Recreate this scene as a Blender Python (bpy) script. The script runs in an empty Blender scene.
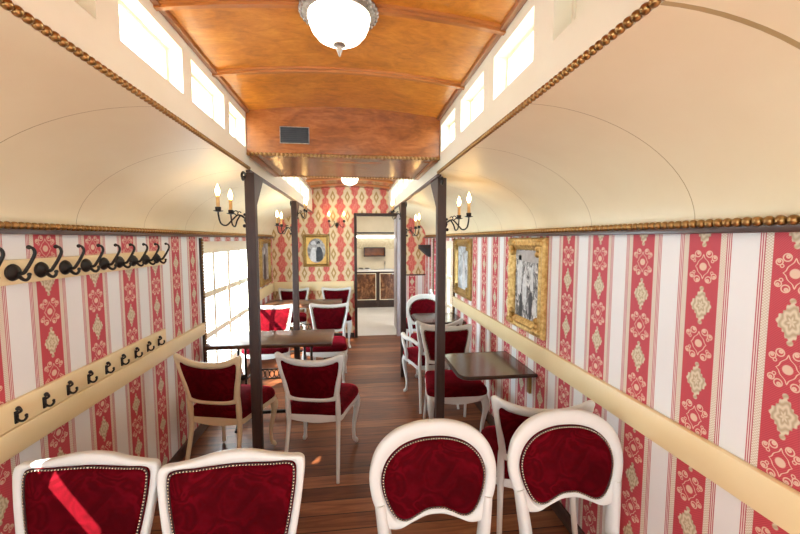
import bpy, bmesh, math, random
from mathutils import Vector, Matrix
random.seed(7)
PI = math.pi
S = bpy.context.scene
C = S.collection

# ------------------------------------------------------------------ camera, sky, sun, daylight, exposure
F = 370.0
cam_d = bpy.data.cameras.new('camera'); cam = bpy.data.objects.new('camera', cam_d); C.objects.link(cam)
cam_d.sensor_width = 36.0; cam_d.lens = F * 36.0 / 800.0; cam_d.clip_start = 0.02
cam.location = (0, 0, 1.64)
cam.rotation_euler = (math.radians(90 - 4.3), 0, math.radians(-7.1))
S.camera = cam

S.view_settings.view_transform = 'Standard'; S.view_settings.look = 'None'
S.view_settings.gamma = 1.0; S.view_settings.use_curve_mapping = False
S.view_settings.exposure = 0.20

W = bpy.data.worlds.new('world'); S.world = W; W.use_nodes = True
bg = W.node_tree.nodes['Background']; bg.inputs[0].default_value = (0.84, 0.93, 1.0, 1); bg.inputs[1].default_value = 5.0

sd = bpy.data.lights.new('sun', 'SUN'); sd.energy = 36.0; sd.angle = math.radians(0.6); sd.color = (1.0, 0.93, 0.82)
sun = bpy.data.objects.new('sun', sd); C.objects.link(sun)
SUN = Vector((1.0, 1.6, -1.1))
sun.rotation_euler = SUN.to_track_quat('-Z', 'Y').to_euler(); sun.location = (-6, -8, 8)

def area(name, loc, direction, sx, sy, power, color=(1, 1, 1)):
    d = bpy.data.lights.new(name, 'AREA'); d.shape = 'RECTANGLE'; d.size = sx; d.size_y = sy; d.energy = power; d.color = color
    o = bpy.data.objects.new(name, d); C.objects.link(o); o.location = loc
    o.rotation_euler = Vector(direction).to_track_quat('-Z', 'Y').to_euler()
    return o
DAY = (0.74, 0.88, 1.0); XWL = -1.30
area('daylight_rear', (-0.45, -1.95, 1.45), (0.22, 1, -0.03), 1.3, 1.3, 8, DAY)
area('daylight_near_left_window', (XWL + 0.01, -0.45, 1.25), (1, 0.55, -0.05), 1.2, 0.62, 17, DAY)
area('daylight_left_window', (-1.62, 4.2, 1.0), (1, 0.1, -0.05), 1.6, 1.25, 90, DAY)
area('daylight_right_window', (1.52, 4.88, 1.0), (-1, 0, -0.05), 1.1, 1.25, 26, DAY)
area('daylight_top_left', (-1.0, 1.6, 2.36), (1, 0, -0.12), 2.2, 0.3, 28, DAY)
area('daylight_top_right', (0.915, 1.6, 2.36), (-1, 0, -0.12), 2.2, 0.3, 28, DAY)
area('daylight_top_left_far', (-1.0, 4.7, 2.36), (1, 0, -0.12), 2.6, 0.3, 24, DAY)
area('daylight_top_right_far', (0.915, 4.7, 2.36), (-1, 0, -0.12), 2.6, 0.3, 24, DAY)
area('kitchen_fill_light', (0.5, 7.6, 2.38), (0, 0, -1), 0.9, 0.9, 24, (1.0, 0.95, 0.86))  # added fill that brightens the kitchen, no fitting modelled for it

# ------------------------------------------------------------------ node helper
class X:
    """a socket in a node tree with arithmetic"""
    def __init__(s, nt, v): s.nt = nt; s.v = v
    def op(s, o, *a):
        n = s.nt.nodes.new('ShaderNodeMath'); n.operation = o
        for i, q in enumerate((s,) + a):
            q = q.v if isinstance(q, X) else q
            if isinstance(q, (int, float)): n.inputs[i].default_value = q
            else: s.nt.links.new(q, n.inputs[i])
        return X(s.nt, n.outputs[0])
    def __add__(s, b): return s.op('ADD', b)
    __radd__ = __add__
    def __sub__(s, b): return s.op('SUBTRACT', b)
    def __rsub__(s, b): return (s * -1.0) + b
    def __mul__(s, b): return s.op('MULTIPLY', b)
    __rmul__ = __mul__
    def __truediv__(s, b): return s.op('DIVIDE', b)
    def abs(s): return s.op('ABSOLUTE')
    def fract(s): return s.op('FRACT')
    def floor(s): return s.op('FLOOR')
    def sin(s): return s.op('SINE')
    def cos(s): return s.op('COSINE')
    def sqrt(s): return s.op('SQRT')
    def min(s, b): return s.op('MINIMUM', b)
    def max(s, b): return s.op('MAXIMUM', b)
    def atan2(s, b): return s.op('ARCTAN2', b)
    def lt(s, b): return s.op('LESS_THAN', b)
    def gt(s, b): return s.op('GREATER_THAN', b)
    def clamp(s): return s.max(0.0).min(1.0)
    def below(s, edge, w):                       # soft 1 under edge
        return ((edge - s) / w + 0.5).clamp() if isinstance(edge, X) else ((s * -1.0 + edge) / w + 0.5).clamp()

def new_mat(name):
    m = bpy.data.materials.new(name); m.use_nodes = True
    nt = m.node_tree; b = nt.nodes['Principled BSDF']
    return m, nt, b
def coords(nt):
    t = nt.nodes.new('ShaderNodeTexCoord'); s = nt.nodes.new('ShaderNodeSeparateXYZ')
    nt.links.new(t.outputs['Object'], s.inputs[0])
    return t.outputs['Object'], X(nt, s.outputs[0]), X(nt, s.outputs[1]), X(nt, s.outputs[2])
def combine(nt, x, y, z):
    n = nt.nodes.new('ShaderNodeCombineXYZ')
    for i, q in enumerate((x, y, z)):
        if isinstance(q, X): nt.links.new(q.v, n.inputs[i])
        else: n.inputs[i].default_value = q
    return n.outputs[0]
def noise(nt, vec, scale, detail=3.0, rough=0.55, dist=0.0):
    n = nt.nodes.new('ShaderNodeTexNoise'); nt.links.new(vec, n.inputs['Vector'])
    n.inputs['Scale'].default_value = scale; n.inputs['Detail'].default_value = detail
    n.inputs['Roughness'].default_value = rough; n.inputs['Distortion'].default_value = dist
    return X(nt, n.outputs['Fac'])
def c4(c): return (c[0], c[1], c[2], 1.0)
def mix(nt, fac, a, b):
    n = nt.nodes.new('ShaderNodeMix'); n.data_type = 'RGBA'
    ins = [n.inputs[0], n.inputs[6], n.inputs[7]]
    for s, q in zip(ins, (fac, a, b)):
        if isinstance(q, X): nt.links.new(q.v, s)
        elif isinstance(q, (int, float)): s.default_value = q
        elif isinstance(q, tuple): s.default_value = c4(q)
        else: nt.links.new(q, s)
    return n.outputs[2]
def ramp(nt, fac, stops):
    n = nt.nodes.new('ShaderNodeValToRGB'); nt.links.new(fac.v, n.inputs[0])
    e = n.color_ramp.elements
    while len(e) < len(stops): e.new(0.5)
    for k, (p, c) in enumerate(stops): e[k].position = p; e[k].color = c4(c)
    return n.outputs[0]
def bump(nt, b, h, strength=0.2, dist=0.01):
    n = nt.nodes.new('ShaderNodeBump'); n.inputs['Strength'].default_value = strength; n.inputs['Distance'].default_value = dist
    nt.links.new(h.v, n.inputs['Height']); nt.links.new(n.outputs[0], b.inputs['Normal'])
def setb(nt, b, color=None, rough=0.5, metal=0.0, **kw):
    if color is not None:
        if isinstance(color, tuple): b.inputs['Base Color'].default_value = c4(color)
        else: nt.links.new(color, b.inputs['Base Color'])
    if isinstance(rough, X): nt.links.new(rough.v, b.inputs['Roughness'])
    else: b.inputs['Roughness'].default_value = rough
    b.inputs['Metallic'].default_value = metal
    for k, v in kw.items():
        b.inputs[k.replace('_', ' ')].default_value = v

def mottled(name, c1, c2, scale=6.0, rough=0.5, metal=0.0, bmp=0.0, **kw):
    m, nt, b = new_mat(name); o, x, y, z = coords(nt)
    n = noise(nt, o, scale, 4)
    setb(nt, b, ramp(nt, n, [(0.3, c1), (0.7, c2)]), rough, metal, **kw)
    if bmp: bump(nt, b, noise(nt, o, scale * 6, 3), bmp, 0.004)
    return m

def wood(name, dark, mid, light, axis, rough=0.35, stretch=9.0, scale=3.0, coat=0.0, figure=0.0):
    m, nt, b = new_mat(name); o, x, y, z = coords(nt)
    k = 1.0 / stretch
    v = combine(nt, x * (k if axis == 'X' else 1.0), y * (k if axis == 'Y' else 1.0), z * (k if axis == 'Z' else 1.0))
    g = noise(nt, v, scale * 7, 6, 0.62, 1.2)
    f = noise(nt, o, scale * 0.9, 4, 0.6, figure)
    fine = noise(nt, v, scale * 40, 2, 0.5)
    t = g * 0.55 + f * 0.45 + (fine - 0.5) * 0.15
    setb(nt, b, ramp(nt, t, [(0.32, dark), (0.5, mid), (0.68, light)]), rough)
    b.inputs['Coat Weight'].default_value = coat; b.inputs['Coat Roughness'].default_value = 0.15
    bump(nt, b, g, 0.08, 0.003)
    return m

def stripe_paper(name, axis, P, c0, zoff):
    """broad damask stripes: red band with medallions and scrolls, dotted beige edge, fine lines, white ground"""
    m, nt, b = new_mat(name); o, x, y, z = coords(nt)
    s = y if axis == 'Y' else x
    a = (((s - c0) / P + 0.5).fract() - 0.5) * P          # metres from the band's middle
    A = a.abs()
    V = 0.27
    dv = (((z + zoff) / V).fract() - 0.5) * V             # diamond at 0
    dw = (((z + zoff) / V + 0.5).fract() - 0.5) * V       # scroll at 0
    # diamond medallion
    th = (dv * 0.72).atan2(a)
    r = ((a * a) / (0.036 ** 2) + (dv * dv) / (0.052 ** 2)).sqrt()
    edge = 0.90 + (th * 4.0).cos() * 0.13 + (th * 16.0).cos() * 0.055
    dia = r.below(edge, 0.08)
    ring = ((r * 15.0) + (th * 6.0).sin() * 1.3).sin()
    # finials above and below the medallion
    fin = ((A * A) + (dv.abs() - 0.059) * (dv.abs() - 0.059)).sqrt().below(0.008, 0.003)
    # scroll motif: disc, four curls, a looped vine
    W_ = dw.abs()
    r0 = (a * a + dw * dw).sqrt()
    disc = r0.below(0.0135, 0.003)
    def curl(cx, cy, R, w):
        d = ((A - cx) * (A - cx) + (W_ - cy) * (W_ - cy)).sqrt()
        return (d - R).abs().below(w, 0.0016)
    sc = curl(0.021, 0.044, 0.0105, 0.0017).max(curl(0.040, 0.031, 0.0085, 0.0016)).max(curl(0.019, 0.047, 0.0035, 0.0026)).max(curl(0.041, 0.033, 0.003, 0.002)).max(curl(0.033, 0.020, 0.0045, 0.0013))
    vine = ((A / 0.034) + (W_ / 0.046) - 0.86 + (W_ * 260.0).sin() * 0.05).abs().below(0.045, 0.03)
    sc = sc.max(vine).max(disc)
    inred = A.below(0.058, 0.0015)
    weave = ((s * 900.0 + z * 900.0).sin() * 0.5 + 0.5)
    wob = noise(nt, o, 5.0, 3)
    red = mix(nt, weave, (0.50, 0.055, 0.075), (0.60, 0.085, 0.105))
    beige = mix(nt, (ring * 0.35 + 0.6), (0.42, 0.31, 0.17), (0.76, 0.67, 0.50))
    pale = (0.77, 0.55, 0.42)
    col = mix(nt, sc, red, pale)
    col = mix(nt, dia.max(fin), col, beige)
    # outside the red band
    lines = ((A - 0.078) * (2 * PI / 0.0064)).sin().gt(0.0)
    lin = mix(nt, lines, (0.82, 0.72, 0.66), (0.50, 0.10, 0.13))
    dots = ((z * (2 * PI / 0.0085)).sin() * ((A - 0.058) * (2 * PI / 0.010)).sin()).gt(0.0)
    dot = mix(nt, dots, (0.82, 0.76, 0.66), (0.64, 0.50, 0.38))
    white = mix(nt, wob, (0.82, 0.82, 0.81), (0.87, 0.87, 0.86))
    out = mix(nt, A.gt(0.078), dot, lin)
    out = mix(nt, A.gt(0.095), out, white)
    setb(nt, b, mix(nt, inred, out, col), 0.55)
    b.inputs['Specular IOR Level'].default_value = 0.35
    bump(nt, b, weave * 0.3 + dia + sc * 0.8, 0.05, 0.002)
    return m

def damask_paper(name):
    m, nt, b = new_mat(name); o, x, y, z = coords(nt)
    P, V = 0.235, 0.31
    u = ((x - 0.02) / P + 0.5).fract() - 0.5
    U = u.abs()
    v = z / V
    hw = 0.235 + (v * (2 * PI)).cos() * 0.115 + (v * (6 * PI)).cos() * 0.05
    red_in = U.below(hw, 0.02)
    edge = (U - hw).abs().below(0.028, 0.02)
    # gold diamond on the pale ground
    uu = 0.5 - U
    dv = ((v).fract() - 0.5).abs()
    d = uu / 0.20 + dv / 0.34
    dia = d.below(0.95, 0.05); core = d.below(0.42, 0.06)
    tick = ((d * 24.0).sin() * 0.5 + 0.5)
    # rosette on the red ground
    dz = ((v + 0.5).fract() - 0.5)
    rr = ((u * u) / 0.016 + (dz * dz) / 0.020).sqrt()
    th = dz.atan2(u)
    ros = (rr - 0.75 - (th * 6.0).cos() * 0.16).abs().below(0.10, 0.06)
    red = mix(nt, ros, (0.62, 0.095, 0.075), (0.76, 0.24, 0.16))
    pale = mix(nt, tick, (0.74, 0.56, 0.33), (0.80, 0.66, 0.44))
    gold = mix(nt, core, (0.46, 0.27, 0.09), (0.78, 0.62, 0.38))
    g = mix(nt, dia, pale, gold)
    col = mix(nt, red_in, g, red)
    col = mix(nt, edge, col, (0.72, 0.50, 0.26))
    leaf = ((u.abs() * 46.0 + (v * 31.0).sin() * 2.2).sin() * ((v * 40.0) + (u * 30.0).sin()).sin()).gt(0.35)
    col = mix(nt, leaf * red_in * 0.55, col, (0.80, 0.40, 0.27))
    col = mix(nt, leaf * (red_in * -1.0 + 1.0) * 0.40, col, (0.58, 0.36, 0.15))
    setb(nt, b, col, 0.55)
    return m

def velvet(name):
    m, nt, b = new_mat(name); o, x, y, z = coords(nt)
    w = noise(nt, o, 7.0, 2, 0.5, 1.5)
    p = ((w * 34.0).sin() * 0.5 + 0.5)
    n = noise(nt, o, 4.0, 3)
    t = p * 0.22 + n * 0.78
    setb(nt, b, ramp(nt, t, [(0.2, (0.038, 0.0006, 0.0018)), (0.55, (0.074, 0.0010, 0.0036)), (0.85, (0.150, 0.0022, 0.009))]), 0.75)
    b.inputs['Sheen Weight'].default_value = 0.9; b.inputs['Sheen Roughness'].default_value = 0.30
    b.inputs['Sheen Tint'].default_value = (0.9, 0.03, 0.07, 1)
    b.inputs['Specular IOR Level'].default_value = 0.03
    bump(nt, b, p, 0.12, 0.0015)
    return m

def planks(name):
    m, nt, b = new_mat(name); o, x, y, z = coords(nt)
    w = 0.125
    q = y / w; idx = q.floor()
    wn = nt.nodes.new('ShaderNodeTexWhiteNoise'); wn.noise_dimensions = '1D'; nt.links.new(idx.v, wn.inputs['W'])
    rnd = X(nt, wn.outputs['Value'])
    v = combine(nt, x * 0.55 + rnd * 9.0, y * 7.0, rnd * 5.0)
    g = noise(nt, v, 4.0, 6, 0.65, 0.8)
    big = noise(nt, o, 1.6, 3)
    t = g * 0.6 + rnd * 0.22 + big * 0.2
    col = ramp(nt, t, [(0.30, (0.055, 0.015, 0.006)), (0.5, (0.185, 0.058, 0.022)), (0.72, (0.42, 0.165, 0.068))])
    fr = q.fract()
    gap = fr.lt(0.03).max(((fr - 0.5).abs()).gt(0.485))
    col = mix(nt, gap, col, (0.012, 0.006, 0.004))
    setb(nt, b, col, (g * 0.25 + 0.30)); b.inputs['Specular IOR Level'].default_value = 0.3
    bump(nt, b, g - gap * 0.8, 0.12, 0.004)
    return m

def glass(name):
    m = bpy.data.materials.new(name); m.use_nodes = True; nt = m.node_tree; nt.nodes.clear()
    out = nt.nodes.new('ShaderNodeOutputMaterial'); mx = nt.nodes.new('ShaderNodeMixShader')
    t = nt.nodes.new('ShaderNodeBsdfTransparent'); g = nt.nodes.new('ShaderNodeBsdfGlossy'); g.inputs['Roughness'].default_value = 0.02
    t.inputs[0].default_value = (0.95, 0.97, 0.97, 1)
    mx.inputs[0].default_value = 0.06
    nt.links.new(t.outputs[0], mx.inputs[1]); nt.links.new(g.outputs[0], mx.inputs[2]); nt.links.new(mx.outputs[0], out.inputs[0])
    return m

def glow(name, color, strength, base=(0.9, 0.88, 0.8)):
    m, nt, b = new_mat(name); o, x, y, z = coords(nt)
    setb(nt, b, mix(nt, noise(nt, o, 20.0, 2), base, tuple(c * 0.95 for c in base)), 0.4)
    b.inputs['Emission Color'].default_value = c4(color); b.inputs['Emission Strength'].default_value = strength
    return m

def photo_paper(name, scale, stretch, lo, hi, tint=(1, 1, 1), seed=0.0):
    m, nt, b = new_mat(name); o, x, y, z = coords(nt)
    v = combine(nt, x * stretch + seed, y * stretch + seed, z)
    n = noise(nt, v, scale, 6, 0.7, 1.0)
    setb(nt, b, ramp(nt, n, [(lo, (0.015, 0.015, 0.018)), ((lo + hi) / 2, tuple(0.22 * c for c in tint)), (hi, tuple(0.82 * c for c in tint))]), 0.35)
    return m

M = {}
M['floor'] = planks('floor_planks')
M['paper_right'] = stripe_paper('striped_paper_right', 'Y', 0.271, 1.139, 0.075)
M['paper_left'] = stripe_paper('striped_paper_left', 'Y', 0.288, 2.323, 0.02)
M['paper_end_low'] = stripe_paper('striped_paper_end', 'X', 0.271, 0.97, 0.02)
M['damask'] = damask_paper('damask_paper')
M['cream'] = mottled('cream_board', (0.83, 0.71, 0.47), (0.87, 0.76, 0.52), 3.0, 0.45)
M['cream_frame'] = mottled('cream_paint', (0.86, 0.79, 0.60), (0.89, 0.83, 0.65), 5.0, 0.4)
M['seam'] = mottled('cove_seam', (0.42, 0.30, 0.13), (0.50, 0.37, 0.17), 8.0, 0.5)
M['rail'] = mottled('rail_paint', (0.86, 0.69, 0.38), (0.89, 0.73, 0.43), 5.0, 0.38)
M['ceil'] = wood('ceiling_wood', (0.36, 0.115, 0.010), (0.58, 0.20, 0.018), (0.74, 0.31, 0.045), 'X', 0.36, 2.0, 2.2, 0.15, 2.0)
M['rib'] = wood('rib_wood', (0.27, 0.085, 0.02), (0.44, 0.15, 0.034), (0.52, 0.20, 0.05), 'X', 0.3, 10.0, 3.0, 0.3)
M['edge'] = wood('edge_wood', (0.20, 0.065, 0.016), (0.36, 0.125, 0.03), (0.45, 0.17, 0.045), 'Y', 0.3, 10.0, 3.0, 0.3)
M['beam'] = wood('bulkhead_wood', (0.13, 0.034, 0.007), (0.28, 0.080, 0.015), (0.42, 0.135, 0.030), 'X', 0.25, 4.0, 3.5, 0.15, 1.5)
M['dark'] = wood('dark_brown_wood', (0.022, 0.010, 0.007), (0.040, 0.018, 0.012), (0.060, 0.028, 0.019), 'Z', 0.5, 10.0, 3.0, 0.0)
M['dark_y'] = wood('dark_strip_wood', (0.035, 0.014, 0.009), (0.065, 0.028, 0.017), (0.095, 0.043, 0.026), 'Y', 0.35, 10.0, 3.0, 0.2)
M['table'] = wood('table_wood', (0.030, 0.012, 0.006), (0.070, 0.028, 0.013), (0.13, 0.055, 0.026), 'X', 0.28, 8.0, 3.0, 0.2)
M['table_y'] = wood('wall_table_wood', (0.035, 0.018, 0.010), (0.065, 0.034, 0.018), (0.10, 0.055, 0.03), 'Y', 0.22, 8.0, 3.0, 0.3)
M['white'] = mottled('white_paint', (0.66, 0.66, 0.63), (0.70, 0.70, 0.67), 7.0, 0.36)
M['tan'] = mottled('cream_chair_paint', (0.66, 0.52, 0.32), (0.71, 0.57, 0.37), 7.0, 0.35)
M['velvet'] = velvet('red_velvet')
M['braid'] = mottled('dark_braid', (0.02, 0.008, 0.008), (0.05, 0.02, 0.018), 60.0, 0.7)
M['nail'] = mottled('nail_metal', (0.55, 0.48, 0.36), (0.75, 0.68, 0.55), 40.0, 0.25, 1.0)
M['bead'] = mottled('bronze_bead', (0.30, 0.165, 0.055), (0.40, 0.235, 0.085), 30.0, 0.28, 0.9)
M['iron'] = mottled('black_iron', (0.012, 0.010, 0.009), (0.03, 0.026, 0.022), 20.0, 0.42, 0.5)
M['pewter'] = mottled('aged_pewter', (0.20, 0.17, 0.14), (0.42, 0.37, 0.31), 45.0, 0.38, 0.85, 0.3)
M['gold'] = mottled('gilt_frame', (0.42, 0.23, 0.05), (0.80, 0.56, 0.22), 38.0, 0.36, 0.6, 0.6)
M['gold_dark'] = mottled('worn_gilt', (0.30, 0.18, 0.05), (0.50, 0.33, 0.11), 30.0, 0.4, 0.6, 0.4)
M['glass'] = glass('window_glass')
M['sun_block_pane'] = mottled('opaque_sun_block', (0.8, 0.82, 0.82), (0.85, 0.87, 0.87), 30.0, 0.5)
M['bowl'] = glow('lamp_glass', (1.0, 0.90, 0.74), 5.0)
M['flame'] = glow('bulb_glass', (1.0, 0.62, 0.22), 40.0)
M['candle'] = mottled('candle_sleeve', (0.62, 0.36, 0.13), (0.75, 0.48, 0.20), 30.0, 0.5)
M['black'] = mottled('matt_black', (0.012, 0.012, 0.013), (0.03, 0.03, 0.032), 15.0, 0.5)
M['kitchen_wall'] = mottled('kitchen_wall', (0.70, 0.62, 0.47), (0.78, 0.70, 0.54), 3.0, 0.6)
M['kitchen_tile'] = mottled('kitchen_splashback', (0.38, 0.29, 0.15), (0.82, 0.74, 0.52), 45.0, 0.4)
M['kitchen_floor'] = mottled('kitchen_floor', (0.74, 0.73, 0.72), (0.82, 0.81, 0.80), 3.0, 0.3)
M['burl'] = wood('burl_wood', (0.035, 0.014, 0.006), (0.12, 0.045, 0.015), (0.42, 0.19, 0.07), 'Z', 0.25, 2.5, 2.6, 0.2, 4.0)
M['grey_paint'] = mottled('grey_lilac_paint', (0.46, 0.42, 0.46), (0.53, 0.49, 0.53), 4.0, 0.4)
M['steel'] = mottled('steel', (0.45, 0.45, 0.45), (0.62, 0.62, 0.62), 12.0, 0.3, 0.9)
M['worktop'] = mottled('white_worktop', (0.78, 0.77, 0.74), (0.84, 0.83, 0.80), 20.0, 0.25)
M['tube'] = glow('fluorescent_tube', (0.98, 1.0, 1.0), 9.0)
M['sun_mask_blind'] = mottled('sun_mask_cloth', (0.55, 0.47, 0.33), (0.60, 0.52, 0.37), 20.0, 0.8)
M['crowd'] = photo_paper('crowd_photo', 17.0, 1.5, 0.38, 0.62, (1, 0.99, 0.97), 3.0)
M['photo_pale'] = photo_paper('pale_photo', 7.0, 1.0, 0.15, 0.60, (0.85, 0.93, 1.0), 8.0)
M['photo_grey'] = photo_paper('grey_photo', 9.0, 1.0, 0.20, 0.72, (1, 0.97, 0.92), 5.0)
M['ink'] = mottled('photo_black', (0.012, 0.012, 0.014), (0.05, 0.05, 0.055), 30.0, 0.4)
M['chalk'] = mottled('photo_white', (0.52, 0.52, 0.52), (0.78, 0.78, 0.77), 25.0, 0.4)
M['skin_grey'] = mottled('photo_grey_tone', (0.38, 0.36, 0.34), (0.5, 0.48, 0.46), 25.0, 0.4)
M['mount'] = mottled('gold_mount', (0.58, 0.34, 0.08), (0.72, 0.46, 0.13), 18.0, 0.4, 0.4)

# ------------------------------------------------------------------ mesh helpers
class MB:
    def __init__(s): s.v = []; s.f = []; s.m = []; s.mi = 0
    def add(s, vs, fs):
        k = len(s.v); s.v += [tuple(p) for p in vs]
        for f in fs: s.f.append(tuple(i + k for i in f)); s.m.append(s.mi)
        return s
    def box(s, x0, x1, y0, y1, z0, z1, bev=0.0):
        if bev <= 0:
            vs = [(x, y, z) for x in (x0, x1) for y in (y0, y1) for z in (z0, z1)]
            return s.add(vs, [(0, 1, 3, 2), (4, 6, 7, 5), (0, 4, 5, 1), (2, 3, 7, 6), (0, 2, 6, 4), (1, 5, 7, 3)])
        bm = bmesh.new(); bmesh.ops.create_cube(bm, size=1.0)
        for v in bm.verts:
            v.co = Vector(((x0 + x1) / 2 + v.co.x * (x1 - x0), (y0 + y1) / 2 + v.co.y * (y1 - y0), (z0 + z1) / 2 + v.co.z * (z1 - z0)))
        bmesh.ops.bevel(bm, geom=list(bm.edges), offset=bev, segments=2, profile=0.5, affect='EDGES')
        return s.bm(bm)
    def bm(s, bm, mtx=None):
        bm.verts.index_update()
        vs = [(mtx @ v.co if mtx else v.co.copy()) for v in bm.verts]
        fs = [[v.index for v in f.verts] for f in bm.faces]
        bm.free(); return s.add(vs, fs)
    def tube(s, pts, rad, n=8, caps=True, flat=1.0, up=None):
        pts = [Vector(p) for p in pts]
        if not isinstance(rad, (list, tuple)): rad = [rad] * len(pts)
        vs = []; prev = None
        for i, p in enumerate(pts):
            t = (pts[min(i + 1, len(pts) - 1)] - pts[max(i - 1, 0)]).normalized()
            if prev is None:
                a = Vector(up) if up else (Vector((0, 0, 1)) if abs(t.z) < 0.9 else Vector((0, 1, 0)))
            else: a = prev
            x = (a - t * a.dot(t)).normalized(); prev = x; y = t.cross(x)
            for k in range(n):
                an = 2 * PI * k / n
                vs.append(p + x * math.cos(an) * rad[i] + y * math.sin(an) * rad[i] * flat)
        fs = []
        for i in range(len(pts) - 1):
            for k in range(n):
                a, b2 = i * n + k, i * n + (k + 1) % n
                fs.append((a, b2, b2 + n, a + n))
        if caps:
            fs.append(tuple(range(n - 1, -1, -1))); e = (len(pts) - 1) * n; fs.append(tuple(e + k for k in range(n)))
        return s.add(vs, fs)
    def lathe(s, prof, c=(0, 0, 0), n=24, axis='Z'):
        c = Vector(c); vs = []
        for r, h in prof:
            for k in range(n):
                a = 2 * PI * k / n
                q = (r * math.cos(a), r * math.sin(a), h) if axis == 'Z' else ((h, r * math.cos(a), r * math.sin(a)) if axis == 'X' else (r * math.cos(a), h, r * math.sin(a)))
                vs.append(c + Vector(q))
        fs = []
        for i in range(len(prof) - 1):
            for k in range(n):
                a, b2 = i * n + k, i * n + (k + 1) % n
                fs.append((a, b2, b2 + n, a + n))
        fs.append(tuple(range(n - 1, -1, -1))); e = (len(prof) - 1) * n; fs.append(tuple(e + k for k in range(n)))
        return s.add(vs, fs)
    def ball(s, c, r, n=8, m=5, sc=(1, 1, 1)):
        vs = []; fs = []
        c = Vector(c)
        for i in range(1, m):
            a = PI * i / m
            for k in range(n):
                b2 = 2 * PI * k / n
                vs.append(c + Vector((math.sin(a) * math.cos(b2) * sc[0], math.sin(a) * math.sin(b2) * sc[1], math.cos(a) * sc[2])) * r)
        t = len(vs); vs += [c + Vector((0, 0, r * sc[2])), c - Vector((0, 0, r * sc[2]))]
        for i in range(m - 2):
            for k in range(n):
                a, b2 = i * n + k, i * n + (k + 1) % n
                fs.append((a, a + n, b2 + n, b2))
        for k in range(n):
            fs.append((t, k, (k + 1) % n)); e = (m - 2) * n; fs.append((t + 1, e + (k + 1) % n, e + k))
        return s.add(vs, fs)
    def prism(s, poly, frame, depth):
        """poly in 2-D, frame(u, v, w) -> point, w from 0 to depth"""
        n = len(poly)
        vs = [frame(u, v, 0) for u, v in poly] + [frame(u, v, depth) for u, v in poly]
        fs = [tuple(range(n - 1, -1, -1)), tuple(range(n, 2 * n))] + [(i, (i + 1) % n, (i + 1) % n + n, i + n) for i in range(n)]
        return s.add(vs, fs)
    def build(s, name, mats, parent=None, smooth=35):
        me = bpy.data.meshes.new(name); me.from_pydata(s.v, [], s.f)
        for mm in (mats if isinstance(mats, (list, tuple)) else [mats]): me.materials.append(mm)
        me.polygons.foreach_set('material_index', s.m)
        bm = bmesh.new(); bm.from_mesh(me); bmesh.ops.recalc_face_normals(bm, faces=bm.faces); bm.to_mesh(me); bm.free()
        if smooth:
            me.polygons.foreach_set('use_smooth', [True] * len(me.polygons)); me.set_sharp_from_angle(angle=math.radians(smooth))
        me.update()
        o = bpy.data.objects.new(name, me); C.objects.link(o)
        if parent: o.parent = parent
        return o

def tag(o, label=None, cat=None, group=None, kind=None):
    if label: o['label'] = label
    if cat: o['category'] = cat
    if group: o['group'] = group
    if kind: o['kind'] = kind
    return o
def thing(name, label, cat, loc=(0, 0, 0), rz=0.0, group=None):
    o = bpy.data.objects.new(name, None); C.objects.link(o); o.empty_display_size = 0.1
    o.location = loc; o.rotation_euler = (0, 0, rz)
    return tag(o, label, cat, group)
def dup(root, label, loc, rz=0.0, group=None):
    def cp(o, par):
        c = o.copy(); C.objects.link(c)
        if par: c.parent = par
        for ch in list(o.children): cp(ch, c)
        return c
    r = cp(root, None); r.location = loc; r.rotation_euler = (0, 0, rz); r['label'] = label
    if group: r['group'] = group
    return r
def struct(name, mb, mats, label=None, parent=None, smooth=35):
    o = mb.build(name, mats, parent, smooth)
    if not parent: o['kind'] = 'structure'
    if label: o['label'] = label
    return o
def spline(ctrl, sub=6, closed=False):
    P = [Vector(p) for p in ctrl]; n = len(P); out = []
    R = range(n) if closed else range(n - 1)
    for i in R:
        g = (lambda j: P[j % n]) if closed else (lambda j: P[max(0, min(n - 1, j))])
        p0, p1, p2, p3 = g(i - 1), g(i), g(i + 1), g(i + 2)
        for k in range(sub):
            t = k / sub
            out.append(0.5 * ((2 * p1) + (p2 - p0) * t + (2 * p0 - 5 * p1 + 4 * p2 - p3) * t * t + (3 * p1 - p0 - 3 * p2 + p3) * t ** 3))
    if not closed: out.append(P[-1].copy())
    return out
def lerps(vals, n):
    out = []
    for i in range(n):
        t = i / (n - 1) * (len(vals) - 1); k = min(int(t), len(vals) - 2); out.append(vals[k] + (vals[k + 1] - vals[k]) * (t - k))
    return out

# ------------------------------------------------------------------ the carriage: floor, walls, coves, clerestory, ceiling
XL, XR, CL, CR, YB, YE = -1.30, 1.20, -0.66, 0.575, -1.60, 6.15
ZC, ZB, ZT = 1.70, 2.08, 2.435            # cornice height, clerestory lower edge

struct('floor', MB().box(XL - 0.12, XR + 0.12, YB - 0.1, YE + 0.08, -0.06, 0.0), M['floor'], 'dark varnished brown plank floor of the carriage')

def side_wall(name, x0, x1, mat_, holes, label):
    mb = MB(); y = YB - 0.1
    for (a, b2, z0, z1) in holes:
        mb.box(x0, x1, y, a, 0, ZC + 0.04); mb.box(x0, x1, a, b2, 0, z0); mb.box(x0, x1, a, b2, z1, ZC + 0.04); y = b2
    mb.box(x0, x1, y, YE, 0, ZC + 0.04)
    return struct(name, mb, mat_, label, smooth=0)
LWIN = (3.37, 5.03, 0.30, 1.62); NWIN = (0.45, 1.10, 1.075, 1.45); FWIN = (-1.10, 0.20, 0.90, 1.60); RWIN = (4.34, 5.44, 0.30, 1.62)
side_wall('wall_left', XL - 0.10, XL, M['paper_left'], [FWIN, NWIN, LWIN], 'left wall papered in red and white stripes with medallions')
side_wall('wall_right', XR, XR + 0.10, M['paper_right'], [RWIN], 'right wall papered in red and white stripes with medallions')

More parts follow.
